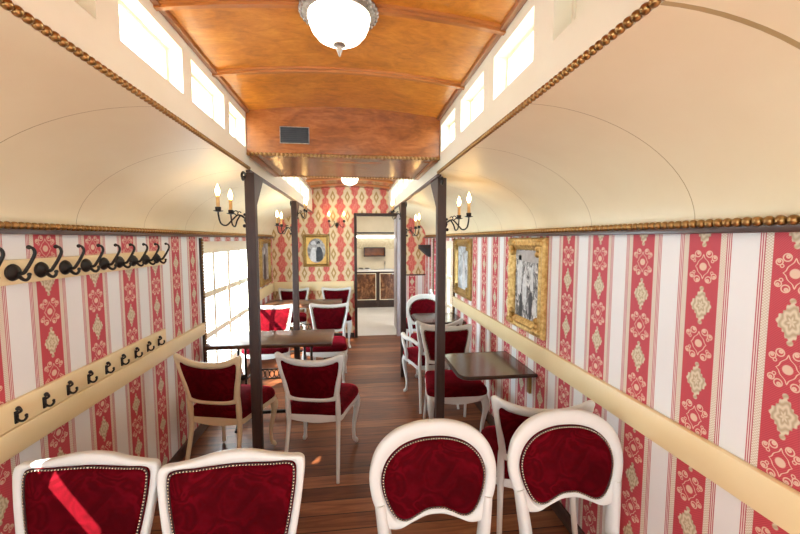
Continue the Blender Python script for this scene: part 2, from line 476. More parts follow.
mb = MB()
DX0, DX1, DZ = 0.05, 0.715, 2.02
mb.box(XL - 0.1, DX0, YE, YE + 0.08, 0, 2.62); mb.box(DX1, XR + 0.1, YE, YE + 0.08, 0, 2.62); mb.box(DX0, DX1, YE, YE + 0.08, DZ, 2.62)
struct('wall_far', mb, M['damask'], 'far end wall in coral and gold damask paper', smooth=0)
mb = MB()   # rear wall behind the viewer with a wide window opening
mb.box(XL - 0.1, XR + 0.1, YB - 0.1, YB, 0, 0.55); mb.box(XL - 0.1, XR + 0.1, YB - 0.1, YB, 2.15, 2.7)
mb.box(XL - 0.1, -1.15, YB - 0.1, YB, 0.55, 2.15); mb.box(1.05, XR + 0.1, YB - 0.1, YB, 0.55, 2.15)
struct('wall_rear', mb, M['cream'], smooth=0)
w = struct('window_20', MB().box(-0.08, -0.02, YB - 0.08, YB - 0.02, 0.55, 2.15).box(-1.15, 1.05, YB - 0.08, YB - 0.02, 1.45, 1.5), M['cream_frame'])
struct('pane', MB().box(-1.15, 1.05, YB - 0.055, YB - 0.05, 0.55, 2.15), M['glass'], parent=w)

def cove_pt(side, t):
    """t 0 at the cornice .. 1 at the clerestory"""
    a = t * PI / 2; e = 2 / 1.85
    u = abs(math.cos(a)) ** e; v = abs(math.sin(a)) ** e
    xo, xi = (XL, CL) if side < 0 else (XR, CR)
    return xi + (xo - xi) * u, ZC + (ZB - ZC) * v
def cove(name, side, seams, label):
    N = 20; mb = MB(); W_ = N + 1
    ys = sorted([YB - 0.1, YE] + [s + d for s, w_ in seams for d in (-w_, w_)])
    for k, off in enumerate((0.0, 0.02)):
        for y in ys:
            for j in range(W_):
                x, z = cove_pt(side, j / N)
                mb.v.append((x + side * off * 0.7, y, z + off * 0.7))
    for i in range(len(ys) - 1):
        mid = (ys[i] + ys[i + 1]) / 2
        mi = 1 if any(abs(mid - s) < w_ for s, w_ in seams) else 0
        for k in (0, 1):
            o_ = k * len(ys) * W_
            for j in range(N):
                mb.f.append((o_ + i * W_ + j, o_ + (i + 1) * W_ + j, o_ + (i + 1) * W_ + j + 1, o_ + i * W_ + j + 1)); mb.m.append(mi)
    return struct(name, mb, [M['cream'], M['seam']], label, smooth=60)
cove('ceiling_left', -1, [(0.79 + 0.571 * k, 0.0016) for k in range(10)], 'cream curved lower ceiling on the left')
cove('ceiling_right', 1, [(0.66, 0.006)] + [(1.18 + 0.575 * k, 0.0016) for k in range(9)], 'cream curved lower ceiling on the right')

# clerestory walls with their row of small windows
wn = [0]
def clerestory(side, y0, y1, zt, wz0, wz1, wins, blind_to=None):
    xi = CL if side < 0 else CR; xo = xi + side * 0.09
    a, b2 = min(xi, xo), max(xi, xo)
    mb = MB(); mb.box(a, b2, y0, y1, ZB, wz0); mb.box(a, b2, y0, y1, wz1, zt + 0.03)
    y = y0
    for (p, q) in wins: mb.box(a, b2, y, p, wz0, wz1); y = q
    mb.box(a, b2, y, y1, wz0, wz1)
    if blind_to:
        mb2 = blind_to
    struct('wall_clerestory_' + ('left' if side < 0 else 'right') + ('_far' if y0 > 3 else ''), mb, M['cream_frame'], smooth=0)
    for (p, q) in wins:
        wn[0] += 1
        xf = xi + side * 0.055; fw = 0.014
        m2 = MB()
        l, r_ = min(xf, xf + side * 0.02), max(xf, xf + side * 0.02)
        m2.box(l, r_, p, p + fw, wz0, wz1).box(l, r_, q - fw, q, wz0, wz1).box(l, r_, p + fw, q - fw, wz0, wz0 + fw).box(l, r_, p + fw, q - fw, wz1 - fw, wz1)
        f = struct('window_%d' % wn[0], m2, M['cream_frame'], smooth=0)
        if q < 1.12 and y0 < 3:      # the nearest bay is boarded over
            struct('board', MB().box(l + 0.004, r_ - 0.004, p + fw, q - fw, wz0 + fw, wz1 - fw), M['cream_frame'], parent=f)
        else:
            struct('pane', MB().box(xf + side * 0.008 - 0.002, xf + side * 0.008 + 0.002, p + fw, q - fw, wz0 + fw, wz1 - fw), M['glass'], parent=f)
Y_BF, Y_BB = 2.46, 3.26
clerestory(-1, YB - 0.1, Y_BB, ZT, 2.21, 2.38, [(0.72, 1.10), (1.20, 1.60), (1.68, 2.07), (2.15, 2.44)])
clerestory(1, YB - 0.1, Y_BB, ZT, 2.21, 2.38, [(0.72, 1.05), (1.17, 1.51), (1.63, 1.98), (2.10, 2.43)])
far = [(3.40, 3.80), (3.88, 4.28), (4.36, 4.76), (4.84, 5.24), (5.32, 5.72)]
clerestory(-1, Y_BB, YE, ZT, 2.21, 2.38, far); clerestory(1, Y_BB, YE, ZT, 2.21, 2.38, far)

XM = (CL + CR) / 2; HW = (CR - CL) / 2
def arch(x, z, rise): return z + rise * (1 - ((x - XM) / HW) ** 2)
def vault(y0, y1, z, rise, th=0.02):
    mb = MB(); N = 16; vs = []; fs = []
    for j in range(N + 1):
        x = CL - 0.02 + (CR - CL + 0.04) * j / N; zz = arch(x, z, rise)
        vs += [(x, y0, zz), (x, y1, zz), (x, y0, zz + th), (x, y1, zz + th)]
    for j in range(N):
        a = 4 * j; fs += [(a, a + 1, a + 5, a + 4), (a + 2, a + 6, a + 7, a + 3), (a, a + 4, a + 6, a + 2), (a + 1, a + 3, a + 7, a + 5)]
    fs += [(0, 2, 3, 1), (4 * N, 4 * N + 1, 4 * N + 3, 4 * N + 2)]
    return mb.add(vs, fs)
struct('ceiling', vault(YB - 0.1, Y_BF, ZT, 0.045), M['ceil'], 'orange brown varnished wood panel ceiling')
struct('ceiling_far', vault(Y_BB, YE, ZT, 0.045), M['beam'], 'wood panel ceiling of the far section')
tn = [0]
def trim(mb, mat_, label=None, smooth=35):
    tn[0] += 1
    return struct('trim_%d' % tn[0], mb, mat_, label, smooth=smooth)
def rib(y, z, rise, w=0.05):
    mb = MB(); N = 16
    for (hw, dz) in ((w / 2, 0.012), (w / 4.5, 0.022)):
        vs = []; fs = []
        for j in range(N + 1):
            x = CL + (CR - CL) * j / N; zz = arch(x, z, rise) + 0.002
            vs += [(x, y - hw, zz), (x, y + hw, zz), (x, y - hw, zz - dz), (x, y + hw, zz - dz)]
        for j in range(N):
            a = 4 * j; fs += [(a, a + 1, a + 5, a + 4), (a + 2, a + 6, a + 7, a + 3), (a, a + 4, a + 6, a + 2), (a + 1, a + 3, a + 7, a + 5)]
        fs += [(0, 2, 3, 1), (4 * N, 4 * N + 1, 4 * N + 3, 4 * N + 2)]
        mb.add(vs, fs)
    return trim(mb, M['rib'])
for y in (-1.17, -0.655, -0.14, 0.375, 0.89, 1.405, 1.925, 3.70, 4.22, 4.74, 5.26, 5.78): rib(y, ZT, 0.045, 0.045)
for x in (CL + 0.012, CR - 0.012):
    trim(MB().box(x - 0.012, x + 0.012, YB, Y_BF, ZT - 0.013, ZT + 0.02, 0.004), M['edge']); trim(MB().box(x - 0.012, x + 0.012, Y_BB, YE - 0.01, ZT - 0.013, ZT + 0.02, 0.004), M['edge'])
rf = MB().box(CL - 0.36, CR + 0.36, YB - 0.1, YE + 0.08, 2.56, 2.60)
struct('roof_sun_shade', rf, M['cream_frame'])  # unseen overhang added to keep the sun out of the clerestory windows

# wood bulkhead across the ceiling
mb = MB(); ZBH = 2.17
N = 16; poly = [(CL + 0.001, ZBH), (CR - 0.001, ZBH)] + [(CR - 0.001 - (CR - CL - 0.002) * j / N, arch(CR - (CR - CL) * j / N, ZT, 0.045) + 0.004) for j in range(N + 1)]
mb.prism(poly, lambda u, v, w_: (u, Y_BF + w_, v), Y_BB - Y_BF)
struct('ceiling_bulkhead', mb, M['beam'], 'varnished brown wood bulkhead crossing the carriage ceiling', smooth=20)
mb = MB()
for x0, x1 in ((CL + 0.01, CL + 0.045), (CR - 0.045, CR - 0.01)): mb.box(x0, x1, Y_BF + 0.03, Y_BB - 0.03, ZBH - 0.014, ZBH, 0.004)
trim(mb, M['edge'])

def beads(p0, p1, r, n=10, m=7):
    p0, p1 = Vector(p0), Vector(p1); L = (p1 - p0).length; k = int(L / (2 * r * 1.02)); mb = MB()
    for i in range(k): mb.ball(p0 + (p1 - p0) * ((i + 0.5) / k), r, n, m)
    return mb
trim(beads((CL, Y_BF - 0.004, ZBH + 0.002), (CR, Y_BF - 0.004, ZBH + 0.002), 0.0125, 9, 6), M['bead'], 'bronze bead moulding along the front lower edge of the bulkhead', 80)
trim(beads((CL, Y_BB + 0.002, ZBH + 0.002), (CR, Y_BB + 0.002, ZBH + 0.002), 0.0125, 9, 6), M['bead'], 'bronze bead moulding along the rear lower edge of the bulkhead', 80)
for s, xi in ((-1, CL), (1, CR)):
    nm = 'left' if s < 0 else 'right'
    trim(beads((xi - s * 0.006, 0.2, ZB + 0.008), (xi - s * 0.006, 2.49, ZB + 0.008), 0.0112), M['bead'], 'bronze bead moulding along the lower %s clerestory edge' % nm, 80)
    trim(MB().box(min(xi - s * 0.008, xi + s * 0.02), max(xi - s * 0.008, xi + s * 0.02), 2.50, YE - 0.005, ZB - 0.014, ZB + 0.004, 0.003), M['dark_y'])
    xw = XL if s < 0 else XR
    trim(beads((xw - s * 0.030, 0.4, ZC - 0.008), (xw - s * 0.030, 5.95, ZC - 0.008), 0.0145), M['bead'], 'bronze bead moulding along the %s cornice' % nm, 80)
    a, b2 = sorted((xw, xw - s * 0.030))
    trim(MB().box(a, b2, YB, YE - 0.005, ZC - 0.041, ZC - 0.018, 0.004), M['dark_y'], 'dark brown wood strip under the %s cornice beads' % nm)
    a, b2 = sorted((xw, xw - s * 0.018))
    tn[0] += 0
    struct('baseboard_' + nm, MB().box(a, b2, YB, YE - 0.005, 0, 0.09, 0.004), M['dark_y'])

# dado rails
def railbox(a, b2, c, d, e, f, label): trim(MB().box(a, b2, c, d, e, f, 0.005), M['rail'], label)
railbox(XL, XL + 0.026, YB, 3.32, 0.825, 0.925, 'cream painted dado rail on the left wall below the coat hooks')
railbox(XR - 0.026, XR, YB, 4.29, 0.835, 0.955, 'cream painted dado rail on the right wall')
railbox(XL, XL + 0.026, 5.08, YE - 0.026, 0.80, 0.95, 'cream painted dado rail on the left wall past the window')
railbox(XL, -0.005, YE - 0.026, YE, 0.80, 0.95, 'cream painted dado rail on the far wall')
# low striped panel to the right of the far door
trim(MB().box(0.80, XR, YE - 0.012, YE, 0.09, 1.03), M['paper_end_low'], 'low panel of striped paper right of the far doorway', 0)
trim(MB().box(0.80, XR, YE - 0.024, YE, 1.03, 1.05, 0.003), M['dark'], 'thin dark rail above the striped panel by the far doorway')
struct('baseboard_far', MB().box(XL, -0.005, YE - 0.016, YE, 0, 0.08, 0.003), M['dark'])

# side windows and their bead jambs
def side_window(name, x_in, side, win, cols, rows, label):
    y0, y1, z0, z1 = win
    xf = x_in + side * 0.05; a, b2 = sorted((xf, xf + side * 0.035))
    mb = MB(); fw = 0.055
    mb.box(a, b2, y0, y0 + fw, z0, z1).box(a, b2, y1 - fw, y1, z0, z1).box(a, b2, y0 + fw, y1 - fw, z0, z0 + fw).box(a, b2, y0 + fw, y1 - fw, z1 - 0.11, z1)
    mid = (y0 + y1) / 2
    mb.box(a, b2, mid - 0.035, mid + 0.035, z0 + fw, z1 - 0.11)
    f = struct(name, mb, M['cream_frame'], label, smooth=0)
    m2 = MB(); a2, b3 = sorted((xf + side * 0.008, xf + side * 0.026)); bw = 0.028
    for (p, q) in ((y0 + fw, mid - 0.035), (mid + 0.035, y1 - fw)):
        for k in range(1, cols): yy = p + (q - p) * k / cols; m2.box(a2, b3, yy - bw, yy + bw, z0 + fw, z1 - 0.11)
        for k in range(1, rows): zz = z0 + fw + (z1 - 0.11 - z0 - fw) * k / rows; m2.box(a2 + 0.001, b3 - 0.001, p, q, zz - bw, zz + bw)
    struct('glazing_bars', m2, M['cream_frame'], parent=f, smooth=0)
    struct('pane', MB().box(xf + side * 0.016, xf + side * 0.019, y0 + fw, y1 - fw, z0 + fw, z1 - 0.11), M['glass'], parent=f)
    return f
side_window('window_21', XL, -1, LWIN, 2, 3, 'tall cream small-paned window flooded with daylight on the left wall')
side_window('window_22', XR, 1, RWIN, 2, 3, 'tall cream small-paned window on the right wall')
fw_ = struct('window_24', MB().box(XL - 0.08, XL - 0.03, -1.10, -1.05, 0.90, 1.60).box(XL - 0.08, XL - 0.03, 0.15, 0.20, 0.90, 1.60).box(XL - 0.08, XL - 0.03, -1.05, 0.15, 0.90, 0.95).box(XL - 0.08, XL - 0.03, -1.05, 0.15, 1.55, 1.60), M['cream_frame'], smooth=0)
struct('pane', MB().box(XL - 0.06, XL - 0.055, -1.05, 0.15, 0.95, 1.55), M['sun_block_pane'], parent=fw_)  # unseen opaque pane, added so no sun falls on floor and chairs here
nw = struct('window_23', MB().box(XL - 0.08, XL - 0.05, 0.45, 0.48, 1.075, 1.45).box(XL - 0.08, XL - 0.05, 1.07, 1.10, 1.075, 1.45).box(XL - 0.08, XL - 0.05, 0.855, 0.88, 1.075, 1.45), M['cream_frame'], smooth=0)
struct('pane', MB().box(XL - 0.066, XL - 0.063, 0.48, 1.07, 1.075, 1.45), M['glass'], parent=nw)
struct('sun_mask_blind', MB().box(XL - 0.045, XL - 0.040, 0.45, 1.10, 1.185, 1.45), M['sun_mask_blind'], parent=nw)  # unseen blind, added to narrow the sun to a stripe on one chair
for xw, s, ys in ((XL, -1, (3.34, 5.055)), (XR, 1, (4.31, 5.47))):
    for y in ys:
        x = xw - s * 0.012
        mb = MB().box(xw - 0.012 if s > 0 else xw, xw if s > 0 else xw + 0.012, y - 0.02, y + 0.02, 0.09, ZC - 0.05)
        b_ = beads((xw - s * 0.018, y, 0.10), (xw - s * 0.018, y, ZC - 0.055), 0.012, 7, 5)
        mb.mi = 1; mb.add(b_.v, b_.f)
        trim(mb, [M['dark'], M['bead']], 'dark beaded strip up the edge of the %s window' % ('left' if s < 0 else 'right'), 80)

# far doorway
mb = MB().box(DX0 - 0.045, DX0, YE - 0.03, YE + 0.1, 0, DZ + 0.045, 0.004).box(DX0, DX1, YE - 0.03, YE + 0.1, DZ, DZ + 0.045, 0.004)
d = struct('door_1', mb, M['dark'], 'dark brown framed doorway to the kitchen at the far end')
struct('jamb', MB().box(DX1, DX1 + 0.09, YE - 0.03, YE + 0.1, 0, DZ + 0.045, 0.004), M['grey_paint'], 'lilac grey door jamb', d)
leaf = struct('leaf', MB().box(DX1 + 0.03, DX1 + 0.065, YE + 0.11, YE + 0.74, 0.01, DZ - 0.01, 0.003), M['grey_paint'], 'lilac grey door leaf swung open', d)
struct('handle', MB().tube([(DX1 + 0.03, YE + 0.68, 1.0), (DX1 - 0.01, YE + 0.68, 1.0), (DX1 - 0.01, YE + 0.58, 1.0)], 0.009), M['steel'], 'steel lever handle', leaf)

# kitchen beyond the doorway
KY = 9.15
struct('floor_kitchen', MB().box(-0.7, 1.7, YE + 0.08, KY + 0.1, -0.06, 0.0), M['kitchen_floor'], 'pale kitchen floor beyond the doorway')
struct('wall_kitchen_back', MB().box(-0.7, 1.7, KY, KY + 0.08, 0, 2.4), M['kitchen_wall'], smooth=0)
struct('wall_kitchen_left', MB().box(-0.78, -0.7, YE + 0.08, KY, 0, 2.4), M['kitchen_wall'], smooth=0)
struct('wall_kitchen_right', MB().box(1.7, 1.78, YE + 0.08, KY, 0, 2.4), M['kitchen_wall'], smooth=0)
struct('ceiling_kitchen', MB().box(-0.78, 1.78, YE + 0.08, KY + 0.08, 2.4, 2.46), M['kitchen_wall'], smooth=0)
trim(MB().box(-0.2, 1.7, KY - 0.012, KY, 1.40, 1.68), M['kitchen_tile'], 'speckled splashback on the kitchen wall', 0)
trim(MB().box(-0.7, 1.7, KY - 0.03, KY, 1.78, 1.81), M['black'], 'dark line across the kitchen wall', 0)

# ------------------------------------------------------------------ posts
def make_post(label, loc):
    t = thing('post', label, 'post', loc, 0, 'dark posts under the clerestory beams')
    MB().box(-0.031, 0.031, -0.031, 0.031, 0.0, ZB - 0.016, 0.004).build('shaft', M['dark'], t, 20)
    zt = ZB - 0.016
    MB().prism([(0.0315, zt), (0.0315, zt - 0.20), (0.038, zt - 0.20), (0.22, zt - 0.02), (0.22, zt)], lambda u, v, w_: (w_ - 0.028, u, v), 0.056).build('gusset', M['dark'], t, 20)
    return t
P0 = make_post('dark brown square post nearest the viewer on the left side of the aisle', (CL, 2.53, 0))
dup(P0, 'dark brown square post nearest the viewer on the right side of the aisle', (CR + 0.036, 2.57, 0))
dup(P0, 'farther dark brown post on the left, in front of the oval portrait wall', (CL, 4.30, 0))
dup(P0, 'farther dark brown post on the right, beside the kitchen doorway', (CR, 4.30, 0))

def make_curl(label, loc, s):
    t = thing('iron_hook', label, 'hook', loc, 0, 'small iron hooks at the post heads')
    pts = spline([(0, 0.0, 0.0), (0, -0.03, 0.004), (0, -0.05, -0.012), (0, -0.035, -0.028), (0, -0.02, -0.016)], 5)
    MB().tube(pts, 0.005, 7).build('curl', M['iron'], t)
    MB().ball((0, -0.02, -0.016), 0.008, 8, 5).build('tip', M['iron'], t)
    return t
for i_, (lb, x_, y_) in enumerate((('small black iron curl at the head of the near left post', CL - 0.02, 2.488), ('small black iron curl at the head of the near right post', CR + 0.02, 2.528),
        ('small black iron curl at the head of the farther left post', CL - 0.02, 4.258), ('small black iron curl at the head of the farther right post', CR + 0.02, 4.258))):
    if i_ == 0: k0 = make_curl(lb, (x_, y_, 2.05), -1); k0.scale = (1.5, 1.5, 1.5)
    else: dup(k0, lb, (x_, y_, 2.05))

# ------------------------------------------------------------------ chairs
def loop3(pts2, sub):                # closed symmetric loop from right-hand control points top-centre -> bottom-centre
    right = pts2; left = [(-x, z) for x, z in reversed(pts2[1:-1])]
    return spline([(x, z, 0) for x, z in right + left], sub, True)
def back_shape(outer, inner, tilt, y0, z0, curve=0.35, sub=6, d=0.016, dome=0.020):
    """frame ring, upholstered panel, nail line.  returns three MBs"""
    O = loop3(outer, sub); I = loop3(inner, sub); n = len(O)
    def P(x, z, w): return (x, y0 + (z - z0) * tilt + w - curve * x * x * 0.5, z)
    prof = [(0, -0.55), (0, 0.55), (0.12, 0.9), (0.4, 1.05), (0.75, 0.95), (1, 0.5), (1, -0.5), (0.75, -0.95), (0.4, -1.05), (0.12, -0.9)]
    fr = MB(); vs = []; k = len(prof)
    for i in range(n):
        for (f, w) in prof:
            q = O[i].lerp(I[i], f); vs.append(P(q.x, q.y, w * d))
    fs = []
    for i in range(n):
        for j in range(k):
            a, b2 = i * k + j, i * k + (j + 1) % k; c, e = ((i + 1) % n) * k + j, ((i + 1) % n) * k + (j + 1) % k
            fs.append((a, b2, e, c))
    fr.add(vs, fs)
    pan = MB(); cx = 0.0; cz = sum(p.y for p in I) / n
    fr_ = [1.03, 0.96, 0.85, 0.65, 0.4, 0.18]
    for sgn in (-1, 1):
        vs = []
        for f in fr_:
            h = (d * 0.35 + dome * math.sqrt(max(0.0, 1 - min(f, 1.0) ** 2.6))) * sgn * (1.0 if sgn < 0 else 0.75)
            for p in I: vs.append(P(cx + (p.x - cx) * f, cz + (p.y - cz) * f, h))
        vs.append(P(cx, cz, (d * 0.35 + dome) * sgn * (1.0 if sgn < 0 else 0.75)))
        fs = []
        for r in range(len(fr_) - 1):
            for i in range(n): fs.append((r * n + i, r * n + (i + 1) % n, (r + 1) * n + (i + 1) % n, (r + 1) * n + i))
        r = len(fr_) - 1
        for i in range(n): fs.append((r * n + i, r * n + (i + 1) % n, len(vs) - 1))
        pan.add(vs, fs)
    br = MB(); nl = MB()
    L = [P(cx + (p.x - cx) * 0.965, cz + (p.y - cz) * 0.965, -(d * 0.35 + 0.008)) for p in I]
    L2 = [Vector(p) for p in L] + [Vector(L[0])]
    br.tube(L2, 0.0042, 6, False)
    # nails at even spacing along the braid
    tot = 0.0; nxt = 0.0; step = 0.0105
    for i in range(n):
        a, b2 = L2[i], L2[i + 1]; s_ = (b2 - a).length
        while nxt <= tot + s_ and s_ > 0:
            q = a.lerp(b2, (nxt - tot) / s_); nl.ball((q.x, q.y - 0.0035, q.z), 0.0034, 6, 4); nxt += step
        tot += s_
    return fr, pan, br, nl

def seat_loop(wf, wr, yf, yr, sub=5, r=0.06):
    c = [(0, yf - 0.015), (wf * 0.30, yf - 0.012), (wf * 0.5 - 0.035, yf + 0.004), (wf * 0.5, yf + 0.05), (wf * 0.5 - 0.008, yf + 0.16),
         (wr * 0.5 + 0.008, yr - 0.10), (wr * 0.5, yr - 0.02), (wr * 0.5 - 0.03, yr), (0, yr)]
    return loop3(c, sub)
def make_seat(t, fm, wf=0.48, wr=0.40, yf=-0.235, yr=0.20, zt=0.455):
    Lp = seat_loop(wf, wr, yf, yr); n = len(Lp); cy = sum(p.y for p in Lp) / n
    mb = MB(); vs = []; rings = [(0.99, zt - 0.030), (1.005, zt - 0.012), (0.985, zt + 0.012), (0.93, zt + 0.030), (0.80, zt + 0.042), (0.5, zt + 0.05), (0.2, zt + 0.052)]
    for f, z in rings:
        for p in Lp: vs.append((p.x * f, cy + (p.y - cy) * f, z))
    vs.append((0, cy, zt + 0.052)); fs = []
    for r in range(len(rings) - 1):
        for i in range(n): fs.append((r * n + i, r * n + (i + 1) % n, (r + 1) * n + (i + 1) % n, (r + 1) * n + i))
    r = len(rings) - 1
    for i in range(n): fs.append((r * n + i, r * n + (i + 1) % n, len(vs) - 1))
    fs.append(tuple(range(n)))
    mb.add(vs, fs); mb.build('seat', M['velvet'], t, 60)
    mb = MB(); vs = []; rings = [(0.93, zt - 0.026), (1.0, zt - 0.028), (1.01, zt - 0.045), (0.995, zt - 0.075), (0.93, zt - 0.078)]
    for f, z in rings:
        for p in Lp: vs.append((p.x * f, cy + (p.y - cy) * f, z - (0.012 * math.cos(p.x / wf * 2 * PI) if z < zt - 0.05 else 0)))
    fs = []
    k = len(rings)
    for r in range(k):
        for i in range(n): fs.append((r * n + i, r * n + (i + 1) % n, ((r + 1) % k) * n + (i + 1) % n, ((r + 1) % k) * n + i))
    mb.add(vs, fs); mb.build('seat_frame', fm, t, 60)
    for s in (-1, 1):
        x = s * (wf / 2 - 0.035); y = yf + 0.035; z = zt - 0.04
        pts = spline([(x, y, z), (x + s * 0.012, y - 0.016, z - 0.06), (x + s * 0.010, y - 0.014, z - 0.13), (x - s * 0.006, y + 0.008, z - 0.26), (x - s * 0.004, y + 0.006, z - 0.355), (x + s * 0.008, y - 0.012, 0.028), (x + s * 0.012, y - 0.018, 0.010)], 4)
        MB().tube(pts, lerps([0.030, 0.031, 0.026, 0.019, 0.0145, 0.013, 0.018, 0.016, 0.010], len(pts)), 10).build('leg', fm, t, 70)
def rear_legs(t, fm, top, mid, foot, k=1.0):
    for s in (-1, 1):
        pts = spline([(s * top[0], top[1], top[2]), (s * mid[0], mid[1], mid[2]), (s * (mid[0] + 0.0), mid[1] + 0.002, mid[2] - 0.12), (s * foot[0], foot[1], 0.0)], 6)
        MB().tube(pts, [r * k for r in lerps([0.017, 0.021, 0.022, 0.019, 0.016, 0.014], len(pts))], 8, flat=0.85).build('leg', fm, t, 70)

YO = dict(outer=[(0, 0.832), (0.09, 0.838), (0.17, 0.862), (0.215, 0.884), (0.236, 0.876), (0.235, 0.85), (0.220, 0.77), (0.200, 0.66), (0.186, 0.57), (0.176, 0.545), (0.10, 0.532), (0, 0.530)],
          inner=[(0, 0.790), (0.09, 0.796), (0.155, 0.812), (0.185, 0.828), (0.197, 0.822), (0.198, 0.80), (0.188, 0.74), (0.168, 0.66), (0.156, 0.595), (0.146, 0.570), (0.09, 0.558), (0, 0.556)])
YF = dict(outer=[(0, 0.852), (0.09, 0.855), (0.17, 0.864), (0.208, 0.874), (0.233, 0.868), (0.237, 0.842), (0.224, 0.77), (0.204, 0.66), (0.188, 0.57), (0.178, 0.545), (0.10, 0.532), (0, 0.530)],
          inner=[(0, 0.816), (0.09, 0.819), (0.160, 0.826), (0.188, 0.830), (0.201, 0.822), (0.203, 0.80), (0.192, 0.74), (0.172, 0.66), (0.158, 0.595), (0.148, 0.570), (0.09, 0.558), (0, 0.556)])
CR_ = dict(outer=[(0, 0.892), (0.06, 0.889), (0.13, 0.875), (0.19, 0.868), (0.229, 0.866), (0.243, 0.842), (0.236, 0.76), (0.220, 0.65), (0.205, 0.57), (0.190, 0.535), (0.10, 0.520), (0, 0.518)],
           inner=[(0, 0.853), (0.06, 0.851), (0.13, 0.849), (0.182, 0.851), (0.209, 0.842), (0.213, 0.805), (0.207, 0.74), (0.192, 0.65), (0.177, 0.585), (0.162, 0.560), (0.09, 0.550), (0, 0.548)])
KI = dict(outer=[(0, 0.925), (0.080, 0.918), (0.162, 0.888), (0.224, 0.828), (0.251, 0.745), (0.245, 0.665), (0.220, 0.595), (0.200, 0.552), (0.145, 0.541), (0.090, 0.562), (0.04, 0.580), (0, 0.584)],
          inner=[(0, 0.868), (0.068, 0.862), (0.134, 0.838), (0.183, 0.793), (0.206, 0.735), (0.201, 0.675), (0.178, 0.615), (0.148, 0.577), (0.112, 0.570), (0.07, 0.588), (0.035, 0.603), (0, 0.606)])

def make_chair(kind, label, fm=None, loc=(0, 0, 0), rz=0.0, group=None):
    fm = fm or M['white']
    t = thing('armchair' if kind == 'arm' else 'chair', label, 'chair', loc, rz, group)
    sh = {'yoke': YO, 'flat': YF, 'arm': YO, 'crest': CR_, 'kidney': KI}[kind]
    tilt, y0, z0 = 0.17, 0.205, 0.455
    fr, pan, br, nl = back_shape(sh['outer'], sh['inner'], tilt, y0, z0, curve=0.0 if kind == 'kidney' else 0.55)
    fr.build('back_frame', fm, t, 60)
    p = pan.build('backrest', M['velvet'], t, 70)
    br.build('braid', M['braid'], p, 70); nl.build('nailhead_trim', M['nail'], p, 70)
    make_seat(t, fm, zt=0.405 if kind == 'kidney' else 0.455)
    if kind == 'kidney':
        rear_legs(t, fm, (0.212, y0 + 0.165 * tilt, 0.630), (0.188, y0 + 0.005, 0.45), (0.192, 0.285), 1.45)
    else:
        rear_legs(t, fm, (0.178, y0 + 0.13 * tilt - 0.01, 0.585), (0.176, y0 + 0.0, 0.45), (0.190, 0.285))
        if kind == 'crest':
            pass
    if kind == 'arm':
        for s in (-1, 1):
            pts = spline([(s * 0.195, y0 + 0.025, 0.64), (s * 0.235, 0.12, 0.665), (s * 0.262, 0.0, 0.660), (s * 0.262, -0.10, 0.668), (s * 0.262, -0.135, 0.655)], 5)
            arm = MB().tube(pts, lerps([0.016, 0.018, 0.022, 0.022, 0.018], len(pts)), 9).build('armrest', fm, t, 70)
            pts = spline([(s * 0.262, -0.115, 0.655), (s * 0.268, -0.085, 0.60), (s * 0.250, -0.045, 0.52), (s * 0.232, -0.06, 0.42)], 5)
            MB().tube(pts, lerps([0.015, 0.014, 0.017, 0.019], len(pts)), 9).build('arm_support', fm, arm, 70)
    return t

def at_back(x, y, rz, off=0.277):
    """root position that puts the middle of the back's top at (x, y)"""
    return (x + math.sin(rz) * off, y - math.cos(rz) * off, 0)
R = math.radians
def put_chair(proto, label, x, y, deg, group=None):
    rz = R(deg); return dup(proto, label, at_back(x, y, rz), rz, group)

G1 = 'red velvet chairs with curved crest, near left'
crest = make_chair('crest', 'white hump-topped chair with red velvet back crossed by a sun stripe, bottom left', None, at_back(-0.920, 1.375, R(-5)), R(-5), G1)
put_chair(crest, 'white hump-topped chair with unlit red velvet back, second from the left wall in front', -0.426, 1.325, 2, G1)
G2 = 'kidney-back chairs'
kid = make_chair('kidney', 'white chair with rounded kidney-shaped red velvet back, beside the aisle in the right foreground', None, at_back(0.303, 1.385, R(0)), R(0), G2)
put_chair(kid, 'white chair with rounded kidney-shaped red velvet back, by the right wall in the foreground', 0.868, 1.405, 0, G2)
put_chair(kid, 'round-topped white chair with red back at the far small wall table on the right', 0.905, 4.72, 3, G2)
G3 = 'yoke-back red velvet chairs'
yoke = make_chair('yoke', 'white yoke-back chair seen from behind at the near left table, on its aisle side', None, at_back(-0.305, 2.46, R(180 - 12)), R(180 - 12), G3)
tanc = put_chair(yoke, 'tan-framed yoke-back chair seen from behind at the near left table, closest to the left wall', -0.965, 2.50, 180 - 14, G3)
for ch in tanc.children:
    if ch.data.materials[0] == M['white']:
        ch.material_slots[0].link = 'OBJECT'; ch.material_slots[0].material = M['tan']
flat = make_chair('flat', 'white yoke-back chair with sunlit pink-red back, facing the viewer across the near left table', None, at_back(-0.955, 4.50, 0), 0.0, G3)
put_chair(flat, 'white yoke-back chair facing the viewer across the near left table, beside the aisle', -0.30, 4.50, -3, G3)
put_chair(flat, 'white yoke-back chair against the far wall at the far left table, in the corner', -0.95, 6.0, 0, G3)
put_chair(flat, 'white yoke-back chair against the far wall at the far left table, next to the doorway', -0.285, 6.0, 0, G3)
put_chair(flat, 'white yoke-back chair facing the viewer behind the near wall table on the right', 0.815, 3.215, -2, G3)
put_chair(yoke, 'white yoke-back chair turned away from the viewer, partly behind the right kidney-back chair', 0.880, 1.600, 180 - 14, G3)
put_chair(yoke, 'white chair mostly hidden behind the near right post, by the right window', 1.145, 5.02, -90, G3).scale = (0.9, 0.86, 1.04)
make_chair('arm', 'white armchair with red velvet seat turned away toward the far wall table on the right', None, at_back(0.80, 3.36, R(180 + 7)), R(180 + 7))

